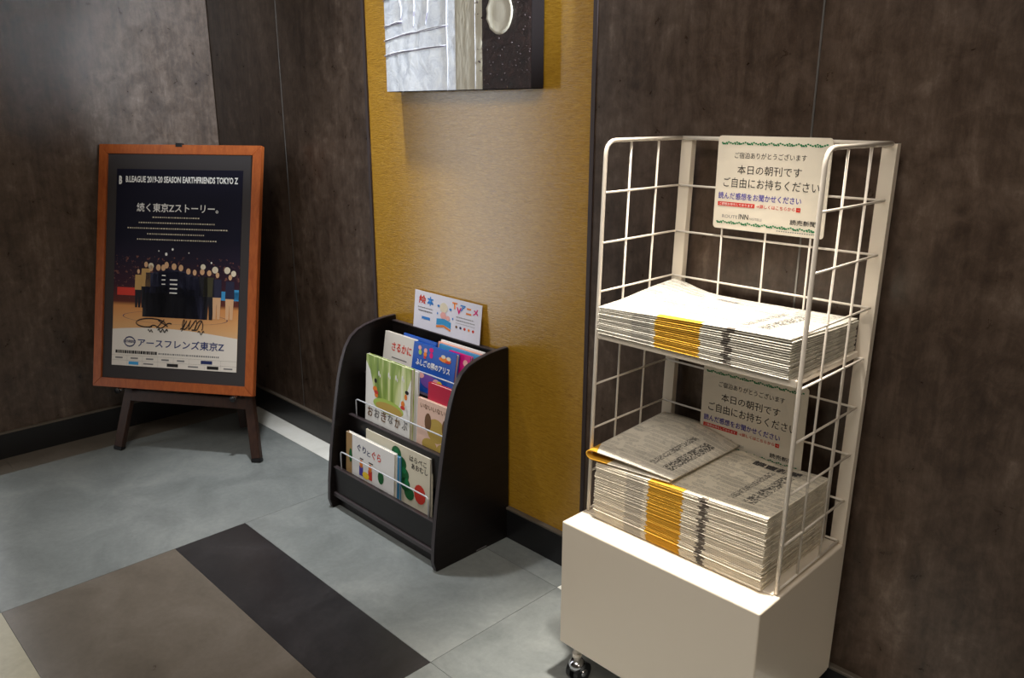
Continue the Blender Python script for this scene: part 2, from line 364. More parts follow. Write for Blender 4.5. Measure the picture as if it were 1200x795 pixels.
base = n.ramp(zf, [(0, (205, 190, 170)), (.2, (214, 164, 112)), (.305, (206, 140, 84)), (.325, (96, 48, 40)), (.42, (58, 34, 46)), (.55, (36, 30, 46)), (.65, (24, 23, 38))])
nz = n.noise(c, 70, 3, .7); band = n.math('MULTIPLY', n.math('GREATER_THAN', zf, .33), n.math('LESS_THAN', zf, .56))
n.color(n.mix(n.math('MULTIPLY', band, n.math('GREATER_THAN', nz, .62)), base, (120, 78, 70)))
def pp(d=.0009): return lambda u, v: Mtilt @ Vector((pu + u*w_, .0068-d, pv + (1-v)*h_))
P1 = pp(.0005); P2 = pp(.0009); P3 = pp(.0013)
def ptxt(b, m, u0, v0, u1, v1, fn=P2, bold=0): return text(b, m, PPL, fn, (u0, v1, u1, v0), bold=bold)
# white lower panel with a curved top
top = [(i/16, .815 - .022*math.sin(math.pi*(i/16)**.9) + .018*(i/16)) for i in range(17)]
shapes('white_panel', flat('poster_white', (222, 214, 204)), PPL, P1, [[(0, 1)] + top + [(1, 1)]])
ptxt('B.LEAGUE 2019-20 SEASON EARTHFRIENDS TOKYO Z', INK['white'], .075, .035, .965, .068, bold=.03)
ptxt('B', INK['white'], .02, .035, .045, .078, bold=.05)
ptxt('続く東京Zストーリー。', INK['white'], .17, .17, .82, .215, bold=.012)
for k, (a, b) in enumerate(((.30, .68), (.19, .80), (.10, .90), (.26, .72), (.18, .82))):
    v = .238 + k*.028; ps = []
    u = a
    while u < b:
        wd = random.uniform(.006, .014); ps.append(R4(u, v, min(b, u+wd), v+.006)); u += wd + .008
    shapes('print', INK['cream'], PPL, P2, ps)
# the crowd of players: dark standing figures in a huddle, cheerleaders right
navy, dk, sk = [], [], []
def person(u, v0, v1, wd, torso, col2=None):
    hh = v1-v0; leg = v0 + hh*.55
    torso.append([(u-wd*.5, v0+hh*.17), (u+wd*.5, v0+hh*.17), (u+wd*.55, leg), (u-wd*.55, leg)])
    dk.append([(u-wd*.7, leg-.03), (u+wd*.7, leg-.03), (u+wd*.75, v1), (u-wd*.75, v1)]) if torso is navy and col2 is None else None
    (col2 if col2 is not None else dk).append([(u-wd*.5, leg), (u+wd*.5, leg), (u+wd*.42, v1), (u+wd*.08, v1), (u, leg+.03), (u-wd*.08, v1), (u-wd*.42, v1)])
    sk.append(ell(u, v0+hh*.085, wd*.22, hh*.06, 10))
for u, v0, wd in ((.30, .475, .08), (.36, .47, .085), (.425, .455, .08), (.485, .462, .09), (.54, .468, .085), (.60, .485, .08), (.40, .47, .08), (.65, .49, .07)):
    person(u, v0, .745, wd, navy)
navy.append([(.27, .745), (.29, .60), (.33, .53), (.45, .50), (.58, .51), (.68, .54), (.72, .62), (.74, .745)])
grn, yel = [], []
person(.71, .485, .745, .085, dk); person(.765, .49, .745, .08, grn)
person(.26, .46, .70, .07, yel); person(.83, .50, .74, .065, navy, sk); person(.93, .51, .74, .065, navy, sk); person(.20, .50, .70, .05, yel)
shapes('print', INK['cyan'], PPL, P1, [R4(.76, .60, 1, .645), R4(.9, .59, 1, .64)]); shapes('print', INK['red'], PPL, P1, [R4(.70, .60, .76, .65), R4(.03, .60, .22, .64)])
shapes('print', flat('jersey_navy', (38, 38, 62)), PPL, P2, navy); shapes('print', flat('trouser_black', (24, 22, 30)), PPL, P2, dk)
shapes('print', INK['skin'], PPL, P3, sk); shapes('print', flat('jacket_olive', (66, 62, 40)), PPL, P2, grn); shapes('print', INK['tan'], PPL, P2, yel)
shapes('print', INK['cream'], PPL, P3, [ell(.30, .487, .022, .016), ell(.715, .482, .02, .014), ell(.81, .495, .024, .017), ell(.905, .495, .024, .017), ell(.955, .51, .02, .015)])
shapes('print', INK['white'], PPL, pp(.0016), [R4(.455, .55+i*.022, .515, .556+i*.022) for i in range(4)] + [R4(.39, .53+i*.022, .42, .535+i*.022) for i in range(3)] + [ell(.47, .40, .008, .006), ell(.42, .425, .01, .008), ell(.36, .41, .005, .004), ell(.60, .415, .005, .004), ell(.78, .46, .006, .005)])
ring = []
for i in range(40):
    a0, a1 = math.pi*i/20, math.pi*(i+1)/20; f_ = lambda a, k: (.5+.42*k*math.cos(a), .745+.032*k*math.sin(a))
    ring.append([f_(a0, 1), f_(a1, 1), f_(a1, .985), f_(a0, .985)])
shapes('print', INK['navy'], PPL, P1, ring)
def stroke(pts, wd, m, fn=pp(.0019)):
    ps = []
    for (a, b), (c_, d) in zip(pts, pts[1:]):
        L = math.hypot((c_-a), (d-b)) or 1; nx, ny = -(d-b)/L*wd, (c_-a)/L*wd; ps.append([(a-nx, b-ny), (c_-nx, d-ny), (c_+nx, d+ny), (a+nx, b+ny)])
    shapes('signature', m, PPL, fn, ps)
sig = INK['black']
def curve(fn_, n_=30): return [fn_(i/n_) for i in range(n_+1)]
stroke(curve(lambda t: (.27+.10*math.cos(1+5.4*t)+.06*t, .775+.022*math.sin(1+5.4*t))), .003, sig)
stroke(curve(lambda t: (.30+.18*t, .80-.02*t-.01*math.sin(9*t))), .003, sig); stroke([(.42, .755), (.36, .80)], .003, sig); stroke([(.37, .76), (.45, .79)], .003, sig)
stroke(curve(lambda t: (.55+.17*t+.018*math.sin(22*t), .775+.024*math.cos(25*t)), 60), .003, sig); stroke([(.56, .81), (.60, .755)], .003, sig); stroke([(.72, .75), (.68, .80), (.64, .80)], .003, sig)
stroke(curve(lambda t: (.29+.04*t, .815-.006*math.sin(12*t))), .0025, sig); stroke(curve(lambda t: (.37+.08*t, .812-.008*math.sin(16*t))), .0035, sig); stroke(curve(lambda t: (.69+.05*t, .812-.008*math.sin(9*t))), .0025, sig)
ptxt('アースフレンズ東京Z', flat('ink_poster_blue', (40, 52, 104)), .21, .856, .90, .90, bold=.018)
bm = bmesh.new()
stroke(curve(lambda t: (.145+.042*math.cos(2*math.pi*t), .876+.024*math.sin(2*math.pi*t))), .003, INK['navy']); ptxt('EARTHFRIENDS', INK['navy'], .095, .868, .195, .882, pp(.002), .02)
ps = []; u = .03
while u < .36: wd = random.uniform(.008, .018); ps.append(R4(u, .921, u+wd, .937)); u += wd+.004
shapes('print', INK['black'], PPL, P2, ps)
ps = []; u = .38
while u < .86: wd = random.uniform(.006, .015); ps.append(R4(u, .926, u+wd, .934)); u += wd+.006
shapes('print', INK['grey'], PPL, P2, ps)
shapes('print', flat('print_line', (165, 158, 150)), PPL, P1, [R4(0, .946, 1, .9475), R4(0, .972, 1, .9735)] + [R4(i/8, .946, i/8+.002, .998) for i in range(1, 8)])
shapes('print', INK['cyan'], PPL, P2, [R4(.14, .977, .22, .993)]); shapes('print', INK['navy'], PPL, P2, [R4(.72, .951, .81, .968)])
shapes('print', INK['black'], PPL, P2, [R4(.45, .977, .54, .993), R4(.77, .977, .86, .993)])
shapes('print', INK['grey'], PPL, P2, [R4(.03+i*.125, .956, .09+i*.125, .964) for i in range(5)] + [R4(.26, .982, .34, .989), R4(.62, .982, .70, .989), R4(.9, .982, .97, .989)])

# ---------------------------------------------------------------- picture book rack
bx0, bx1 = -2.10, -1.553; BO = Vector(((bx0+bx1)/2, -.14, 0))
br = thing('picture_book_rack', 'low black-brown laminate rack with curved sides, three tiers of picture books', 'book rack', BO)
def BB(name, m, x0, x1, y0, y1, z0, z1, bev=.001, parent=br): return B(name, m, parent, x0-BO.x, x1-BO.x, y0-BO.y, y1-BO.y, z0, z1, bev, 1)
prof = [(-.004, .0), (-.282, .0), (-.290, .03), (-.286, .09), (-.272, .2), (-.258, .28), (-.244, .36), (-.230, .43), (-.216, .48), (-.198, .525), (-.176, .556), (-.150, .574), (-.12, .584), (-.08, .592), (-.04, .596), (-.004, .597)]
for x in (bx0, bx1-.018):
    bm = bmesh.new(); prism(bm, [(y-BO.y, z) for y, z in prof], x-BO.x, x+.018-BO.x); es = [e for e in bm.edges if abs(e.verts[0].co.x-e.verts[1].co.x) < 1e-6]
    bmesh.ops.bevel(bm, geom=es, offset=.0015, segments=2, affect='EDGES'); sp_ = fin('side_panel', bm, M_DARK, br)
    bm = bmesh.new(); q = [(y-BO.y, z) for y, z in prof[1:]]
    tp = []
    for i, (y, z) in enumerate(q):
        y0, z0 = q[max(0, i-1)]; y1, z1 = q[min(len(q)-1, i+1)]; L = math.hypot(y1-y0, z1-z0); tp.append((y + -(z1-z0)/L*.0012, z + (y1-y0)/L*.0012))
    a = [bm.verts.new((x+.0022-BO.x, y, max(z, .001))) for y, z in tp]; b = [bm.verts.new((x+.0158-BO.x, y, max(z, .001))) for y, z in tp]
    for i in range(len(tp)-1): bm.faces.new((a[i], b[i], b[i+1], a[i+1]))
    fin('edge_band', bm, M_EDGE, sp_, smooth=True)
ix0, ix1 = bx0+.0185, bx1-.0185
BB('back_board', M_DARK, ix0, ix1, -.02, -.006, .03, .580); BB('back_edge', M_EDGE, ix0, ix1, -.0215, -.0055, .5802, .5832, .0005)
for y, z0, z1, zs, nm in ((-.272, .055, .139, .062, 'front_board'), (-.206, .195, .302, .20, 'step_board'), (-.136, .325, .428, .33, 'step_board')):
    o = BB(nm, M_DARK, ix0, ix1, y, y+.012, z0, z1); BB('lip', M_EDGE, ix0, ix1, y-.001, y+.013, z1+.0002, z1+.0035, .0005, o)
BB('front_rail', M_EDGE, ix0, ix1, -.278, -.262, .040, .0545); BB('kick_board', M_DARK, ix0, ix1, -.258, -.246, 0, .03)
BB('shelf_board', M_DARK, ix0, ix1, -.2595, -.207, .060, .070); BB('shelf_board', M_DARK, ix0, ix1, -.1935, -.137, .20, .21); BB('shelf_board', M_DARK, ix0, ix1, -.1235, -.0215, .33, .34)
for y, z0, z1 in ((-.266, .139, .204), (-.199, .302, .364), (-.129, .428, .496)):
    A0, A1, C0, C1 = (-2.045, y, z0), (-2.045, y, z1), (-1.605, y, z1), (-1.605, y, z0)
    T('guard_wire', M_STEEL, br, [Vector(p)-BO for p in [A0] + rounded(A0, A1, C0, .012) + rounded(A1, C0, C1, .012) + [C1]], .0022, 8)
B('label_strip', INK['grey'], br, bx1-BO.x, bx1-BO.x+.0008, -.135-BO.y-.0, -.095-BO.y, .004, .0075)
def book(label, x0, x1, ybot, zbot, ytop, ztop, t, cover, group, spine=None, hard=True):
    """book standing in a tier, leaning back; cover faces the room"""
    w = x1-x0; Hh = math.hypot(ytop-ybot, ztop-zbot); tilt = math.atan2(ytop-ybot, ztop-zbot)
    o = thing('picture_book', label, 'book', (x0+w/2, ybot, zbot), 0, group, -tilt)
    B('cover', cover, o, -w/2, w/2, 0, .0018, 0, Hh, .0005, 1); B('back_cover', cover, o, -w/2, w/2, t-.0018, t, 0, Hh, .0005, 1)
    B('spine', spine or cover, o, -w/2, -w/2+.0018, .0018, t-.0018, 0, Hh); B('page_block', M_PAGE, o, -w/2+.002, w/2-.003, .0019, t-.0019, .003, Hh-.003)
    f = lambda d=.0006: (lambda u, v: Vector((-w/2+u*w, -d, v*Hh)))
    return o, f
G1, G2, G3 = 'books on the lowest rack tier', 'books on the middle rack tier', 'books on the top rack tier'
WC = flat('cover_white', (236, 234, 232), .4); BC = flat('cover_blue', (30, 84, 176), .35); GC = flat('cover_green', (150, 176, 80), .35); PC = flat('cover_pink', (232, 196, 178), .4)
RC = flat('cover_red', (190, 24, 62), .4); MC = flat('cover_magenta', (206, 24, 122), .4); IC = flat('cover_ivory', (222, 214, 192), .4); CY = flat('cover_cyan', (70, 150, 200), .4); SC_ = flat('cover_salmon', (236, 170, 150), .4)
TC = flat('cover_tan', (168, 134, 90), .5)
S = shapes
# lowest tier
o, f = book('white picture book with blue and red title and tan spine strip, lowest tier left', -2.052, -1.798, -.249, .071, -.236, .263, .012, WC, G1, TC)
S('print', TC, o, f(.0003), [R4(0, 0, .13, 1)]); S('print', INK['darkgreen'], o, f(.0006), [ell(.10, .62, .035, .12)])
text('ぐり', INK['navy'], o, f(), (.24, .76, .43, .88), bold=.02); text('と', INK['navy'], o, f(), (.45, .75, .52, .84), bold=.02); text('ぐら', INK['red'], o, f(), (.55, .74, .74, .88), bold=.02)
S('print', INK['orange'], o, f(), [ell(.33, .56, .035, .07), ell(.52, .56, .035, .07)]); S('print', INK['blue'], o, f(), [R4(.29, .36, .37, .52)]); S('print', INK['red'], o, f(), [R4(.48, .36, .56, .52)])
S('print', INK['yellow'], o, f(.0009), [ell(.43, .40, .07, .06)]); S('print', INK['darkgreen'], o, f(), [ell(.74, .50, .06, .11)]); S('print', INK['black'], o, f(), [R4(.30, .64, .37, .66), R4(.49, .64, .58, .66)])
o, f = book('plain picture book with a thin blue edge standing directly behind the white blue-and-red-titled one', -2.036, -1.790, -.234, .071, -.2245, .252, .008, CY, G1)
o, f = book('wide ivory picture book with a green blotched shape and red disc, lowest tier right', -1.975, -1.657, -.2255, .071, -.2135, .287, .012, IC, G1)
S('print', INK['darkgreen'], o, f(), [ell(u_, v_, .075, .10, 14) for u_, v_ in ((.50, .86), (.58, .74), (.62, .60), (.64, .46), (.70, .36))])
S('print', INK['green'], o, f(.0008), [ell(.56, .80, .03, .05), ell(.62, .66, .035, .05), ell(.66, .50, .03, .06), ell(.50, .88, .03, .04)])
S('print', INK['red'], o, f(.0009), [ell(.86, .42, .085, .14)])
text('はらぺこ', INK['black'], o, f(), (.70, .84, .95, .92), bold=.015); text('あおむし', INK['black'], o, f(), (.73, .74, .97, .82), bold=.015)
# middle tier
M_LEEK = mat('cover_leek_photo', (150, 176, 80), .3); n = NT(M_LEEK); a = n.noise(n.coords('Object', (22, 1, 3)), 1, 3, .5, .6)
n.color(n.ramp(a, [(.32, (74, 104, 24)), (.47, (140, 166, 60)), (.56, (208, 216, 150)), (.7, (240, 240, 214))]))
o, f = book('green picture book with pale leafy stalks and a large white-toned title, middle tier left', -2.022, -1.793, -.190, .211, -.166, .512, .013, M_LEEK, G2, WC)
S('print', INK['white'], o, f(.0002), [[(0, 0), (1, 0), (1, .42), (.92, .60), (.80, .66), (.72, .52), (.5, .5), (.3, .52), (.18, .66), (.10, .84), (0, .93)], [(1, .4), (1, .90), (.86, .66)]])
S('print', INK['lime'], o, f(.0004), [ell(.52, .52, .34, .075, 20)]); S('print', INK['gold'], o, f(.0005), [ell(.54, .505, .30, .055, 20)])
S('print', INK['orange'], o, f(.0008), [ell(.22, .66, .05, .03), ell(.25, .60, .04, .025), ell(.84, .62, .04, .03), ell(.90, .70, .03, .03)]); S('print', INK['red'], o, f(.001), [ell(.25, .63, .05, .02), ell(.84, .58, .05, .02)]); S('print', INK['black'], o, f(.0008), [ell(.23, .75, .03, .025), ell(.92, .75, .04, .02)])
for k, ch in enumerate('おおきなかぶ'): text(ch, INK['grey'] if k % 2 else INK['brown'], o, f(.0012), (.06+k*.155, .345+.012*(k % 2), .18+k*.155, .455), bold=.02)
for k, (u, v) in enumerate(((.30, .84), (.52, .86), (.68, .86), (.82, .88))): S('print', INK['white'], o, f(.0008), [ell(u, v, .015, .028), ell(u+.03, v-.02, .01, .02)])
o, f = book('thin white-edged picture book tucked behind the green leafy one', -1.985, -1.776, -.1755, .211, -.1545, .505, .006, WC, G2)
o, f = book('pale pink picture book with rounded brown blotches on its cover, middle tier right', -1.762, -1.592, -.189, .211, -.170, .437, .010, PC, G2)
S('print', INK['gold'], o, f(.0004), [ell(.52, .64, .24, .16, 18), ell(.36, .42, .20, .09, 16), ell(.70, .40, .15, .10, 16)]); S('print', INK['brown'], o, f(.0007), [ell(.30, .72, .09, .12), ell(.76, .72, .09, .12)])
text('いないいないばあ', INK['brown'], o, f(), (.08, .88, .95, .95), bold=.01)
o, f = book('crimson picture book with a small gold mark standing behind the pale pink one', -1.728, -1.600, -.1765, .211, -.157, .488, .012, RC, G2)
S('print', INK['gold'], o, f(), [ell(.5, .78, .14, .025), ell(.62, .775, .1, .03)])
# top tier
o, f = book('white picture book with a small red title, top tier far left', -2.040, -1.885, -.118, .341, -.078, .566, .012, flat('cover_offwhite', (214, 208, 200), .45), G3)
text('さるかに', INK['red'], o, f(), (.27, .76, .92, .88), bold=.02); S('print', INK['grey'], o, f(), [R4(.3, .66, .8, .675)]); S('print', INK['black'], o, f(), [ell(.80, .42, .16, .13)]); S('print', INK['orange'], o, f(.0008), [ell(.80, .30, .12, .08)])
o, f = book('bright blue picture book with white title and small coloured figures, top tier middle', -1.888, -1.688, -.1205, .341, -.081, .563, .013, BC, G3)
text('ふしぎの国のアリス', INK['white'], o, f(.0012), (.10, .70, .90, .79), bold=.03)
S('print', INK['magenta'], o, f(), [ell(.43, .95, .05, .03), ell(.44, .88, .04, .04)]); S('print', INK['pink'], o, f(.0008), [ell(.30, .92, .04, .035), ell(.16, .94, .04, .03)]); S('print', INK['orange'], o, f(.0009), [ell(.76, .88, .14, .035), ell(.30, .87, .04, .03)])
S('print', INK['cream'], o, f(.0012), [ell(.72, .915, .05, .025), ell(.84, .91, .05, .025)]); S('print', INK['lime'], o, f(.0013), [ell(.18, .88, .04, .035)]); S('print', INK['red'], o, f(.0014), [ell(.30, .83, .03, .02), ell(.83, .86, .06, .015)])
S('print', INK['purple'], o, f(), [ell(.45, .52, .20, .09), ell(.72, .46, .18, .10)]); S('print', INK['pink'], o, f(.0009), [ell(.25, .58, .08, .04), ell(.62, .54, .08, .05)]); S('print', INK['yellow'], o, f(.0011), [ell(.70, .54, .06, .04)])
o, f = book('magenta picture book at the right end of the top tier beside the bright blue one', -1.742, -1.645, -.106, .341, -.0655, .562, .010, MC, G3)
S('print', INK['pink'], o, f(), [ell(.8, .9, .1, .04)])
o, f = book('cyan-covered picture book, second row from the back board on the top tier', -1.80, -1.603, -.094, .341, -.054, .568, .008, CY, G3)
o, f = book('salmon-covered picture book between the cyan one and the rearmost one on the top tier', -1.815, -1.60, -.084, .341, -.0455, .570, .007, SC_, G3)
o, f = book('white-covered picture book standing rearmost on the top tier against the back board', -1.812, -1.618, -.075, .341, -.0375, .575, .006, WC, G3)
o, f = book('blue-backed thin picture book hidden behind the far left white one on the top tier', -1.96, -1.80, -.1035, .341, -.0655, .572, .006, BC, G3)

# card leaning on the wall above the rack
ca = thing('notice_card', 'white paper card with coloured lettering leaning on the gold wall atop the book rack', 'card', (-1.815, -.0195, .5836), 0, None, -.11)
M_CARD = flat('card_paper', (226, 224, 236), .5); cw, ch = .312, .118
B('card_sheet', M_CARD, ca, -cw/2, cw/2, 0, .0008, 0, ch)
cf = lambda d=.0006: (lambda u, v: Vector((-cw/2+u*cw, -d, v*ch)))
text('絵', INK['red'], ca, cf(), (.07, .66, .18, .90), bold=.03); text('本', INK['sky'], ca, cf(), (.20, .66, .30, .90), bold=.05)
for ch_, c_, u, v in (('T', 'orange', .58, .74), ('V', 'magenta', .645, .64), ('ア', 'sky', .70, .72), ('ニ', 'orange', .785, .68), ('メ', 'magenta', .88, .70)): text(ch_, INK[c_], ca, cf(), (u, v, u+.075, v+.17), bold=.04)
def dashes(u0, u1, v, hh=.02):
    ps = []; u = u0
    while u < u1: wd = random.uniform(.008, .02); ps.append(R4(u, v, min(u1, u+wd), v+hh)); u += wd+.005
    return ps
S('print', INK['grey'], ca, cf(), dashes(.06, .30, .56) + dashes(.07, .29, .47, .03) + dashes(.65, .90, .55) + dashes(.65, .92, .47)+ dashes(.65, .92, .40, .01)); S('print', INK['sky'], ca, cf(), [R4(.13, .27, .26, .34)])
for k, cc in enumerate(('brown', 'navy', 'red', 'orange', 'red')): S('print', INK[cc], ca, cf(), [ell(.66+k*.06, .30, .016, .035)])
S('print', INK['cyan'], ca, cf(.0006), [[(.36, .22), (.47, .26), (.58, .20), (.58, .36), (.47, .42), (.36, .38)]]); S('print', INK['orange'], ca, cf(.0009), [[(.36, .15), (.47, .20), (.58, .13), (.58, .18), (.47, .25), (.36, .20)]])
S('print', INK['pink'], ca, cf(.001), [ell(.46, .50, .045, .09), ell(.53, .46, .03, .06)]); S('print', INK['cream'], ca, cf(.0008), [ell(.46, .70, .06, .13)]); S('print', INK['sky'], ca, cf(.0008), [ell(.37, .52, .01, .03), ell(.60, .48, .01, .03), ell(.38, .72, .02, .03), ell(.56, .70, .02, .03)])

# ---------------------------------------------------------------- newspaper rack
RO = Vector((-.785, -.2, 0))
nr = thing('newspaper_rack', 'white wire newspaper rack on a boxy white cabinet with casters', 'newspaper rack', RO)
def v3(x, y, z): return Vector((x, y, z)) - RO
def NB(name, m, x0, x1, y0, y1, z0, z1, bev=.0015, seg=2, parent=nr): return B(name, m, parent, x0-RO.x, x1-RO.x, y0-RO.y, y1-RO.y, z0, z1, bev, seg)
cx0, cx1, cy0, cy1, czb, czt = -1.017, -.556, -.367, -.034, .104, .401
cab = NB('cabinet', M_WHITE, cx0, cx1, cy0, cy1, czb, czt, .0028, 2)
NB('top_tray', M_WHITE, cx0+.012, cx1-.012, cy0+.066, cy1-.004, czt+.0002, czt+.003, .001, 1)
def LX(z): return -1.008 + .016*(z-.4)/.79
def RX(z): return -.566 + .006*(z-.4)/.79
yf, yb, zt = -.292, -.038, 1.187
for s, X in ((-1, LX), (1, RX)):
    x_ = lambda z: X(z)
    # outer tube: up the front, over the rounded corner and back to the post
    P = [v3(x_(.404), yf, .404), v3(x_(.8), yf, .8)] + [p for p in rounded(v3(x_(.8), yf, .8), v3(x_(zt), yf, zt), v3(x_(zt), yb, zt), .03)] + [v3(x_(zt), yb, zt)]
    T('side_tube', M_WIRE, nr, P, .0042, 10)
    for k in range(1, 9):
        z = zt - .0985*k
        if k == 8: z = .408
        T('side_wire', M_WIRE, nr, [v3(x_(z), yf, z), v3(x_(z), yb, z)], .0023, 8)
    for t in (.31, .67):
        y = yf + (yb-yf)*t
        T('upright_wire', M_WIRE, nr, [v3(x_(.404), y, .404), v3(x_(zt), y, zt)], .0023, 8)
    # channel post: runs down the outside of the cabinet
    bm = bmesh.new(); xa = .010 if s < 0 else -.004
    for z0, z1 in ((czb-.004, zt),):
        w = .026; pr = [(0, 0), (w, 0), (w, .016), (w-.003, .016), (w-.003, .003), (.003, .003), (.003, .016), (0, .016)]
        def ring(z):
            xx = x_(z) + (-.004 if s < 0 else -.022+.004); return [bm.verts.new(v3(xx+a, yb+.0+b+.004, z)) for a, b in pr]
        A_, B_ = ring(z0), ring(z1)
        bm.faces.new(A_); bm.faces.new(B_[::-1])
        for i in range(8): j = (i+1) % 8; bm.faces.new((A_[i], B_[i], B_[j], A_[j]))
    fin('post', bm, M_WHITE, nr)
T('top_rail', M_WIRE, nr, [v3(LX(zt), yb, zt), v3(RX(zt), yb, zt)], .0042, 10)
for k in range(1, 9):
    z = zt - .0985*k
    if k == 8: z = .408
    T('back_wire', M_WIRE, nr, [v3(LX(z), yb, z), v3(RX(z), yb, z)], .0023, 8)
for x in (-.88, -.782, -.688, -.594): T('back_upright_wire', M_WIRE, nr, [v3(x, yb-.003, .404), v3(x, yb-.003, zt)], .0021, 8)
sh = NB('shelf', M_WHITE, LX(.8)+.006, RX(.8)-.008, yf+.000, yb-.006, .795, .808, .002, 2)
bm = bmesh.new(); box(bm, LX(.8)-RO.x+.004, RX(.8)-RO.x-.004, yf-.004-RO.y, yf+.002-RO.y, .7955, .8095, .002); fin('shelf_lip', bm, M_WHITE, sh)
for x, y in ((-.990, -.337), (-.585, -.337), (-.990, -.065), (-.585, -.065)):
    st = T('caster_stem', M_WIRE, nr, [v3(x, y, .055), v3(x, y, .106)], .0075, 12); T('collar', M_WIRE, st, [v3(x, y, .062), v3(x, y, .072)], .0105, 12)
    cs = thing('caster', '', '', (0, 0, 0)); bpy.data.objects.remove(cs)
    bm = bmesh.new()
    for s in (-1, 1):
        tube(bm, [v3(x+s*.017, y+.006, .024), v3(x+s*.006, y+.006, .024)], .024, 24)
    w_o = fin('wheel', bm, M_RUB, nr, smooth=False)
    bm = bmesh.new(); tube(bm, [v3(x-.019, y+.006, .024), v3(x+.019, y+.006, .024)], .009, 12); fin('axle', bm, M_CHROME, w_o, smooth=True)
    bm = bmesh.new(); tube(bm, [v3(x, y+.001, .034), v3(x, y+.001, .044), v3(x, y+.001, .050), v3(x, y+.001, .056)], [.0195, .0195, .016, .010], 18); fin('caster_hood', bm, M_CHROME, nr, smooth=True)

# notices hanging on the rack
def notice(label, x0, x1, z0, z1, y, tilt):
    w, h_ = x1-x0, z1-z0
    o = thing('notice_sign', label, 'sign', ((x0+x1)/2, y, z0), 0, 'morning paper notices on the newspaper rack', tilt)
    bm = bmesh.new(); pts = rrect(-w/2, 0, w/2, h_, .007)
    a = [bm.verts.new((x, 0, z)) for x, z in pts]; b = [bm.verts.new((x, .002, z)) for x, z in pts]; bm.faces.new(a); bm.faces.new(b[::-1])
    for i in range(len(pts)): j = (i+1) % len(pts); bm.faces.new((a[i], b[i], b[j], a[j]))
    fin('sign_plate', bm, M_SIGN, o)
    f = lambda u, v: Vector((-w/2+u*w, -.0005, (1-v)*h_)); f2 = lambda u, v: Vector((-w/2+u*w, -.0008, (1-v)*h_))
    t = lambda b_, m, u0, v0, u1, v1, bo=0, fn=f: text(b_, INK[m], o, fn, (u0, v1, u1, v0), bold=bo)
    for vv in (.075, .925):
        ps = []
        for k in range(48):
            u = .04+k*.0195; ps.append(ell(u, vv+.008*math.sin(k*1.57), .010, .009, 6)); 
            if k % 6 < 3: ps.append(ell(u+.006, vv+.012, .008, .008, 6))
        S('lace_border', INK['green'], o, f, ps)
    t('ご宿泊ありがとうございます', 'black', .165, .17, .80, .235); t('本日の朝刊です', 'black', .20, .305, .77, .40); t('ご自由にお持ちください', 'black', .075, .44, .93, .545)
    t('読んだ感想をお聞かせください', 'blue', .035, .60, .79, .675, .012)
    S('red_bar', INK['red'], o, f, [R4(.035, .705, .385, .75)]); t('ご感想お待ちしております', 'white', .05, .713, .37, .742, 0, f2); t('→詳しくはこちらから➡', 'red', .40, .705, .79, .75, .012)
    t('ROUTE', 'grey', .085, .845, .235, .88); t('INN', 'black', .245, .825, .335, .88, .01); t('HOTELS', 'grey', .345, .855, .46, .88); t('読売新聞', 'black', .71, .83, .93, .885, .01)
    S('print', INK['grey'], o, f, [R4(.60+i*.02, .958, .613+i*.02, .968) for i in range(18)])
    return o
M_SIGN = flat('sign_plastic', (226, 216, 198), .35)
notice('cream notice with green lace borders clipped to the top rail, above the upper newspaper stack', -.899, -.661, 1.008, 1.194, -.0465, .0)
notice('cream notice with green lace borders behind the lower newspaper stack, tucked under the shelf', -.895, -.655, .521, .712, -.0475, .0)

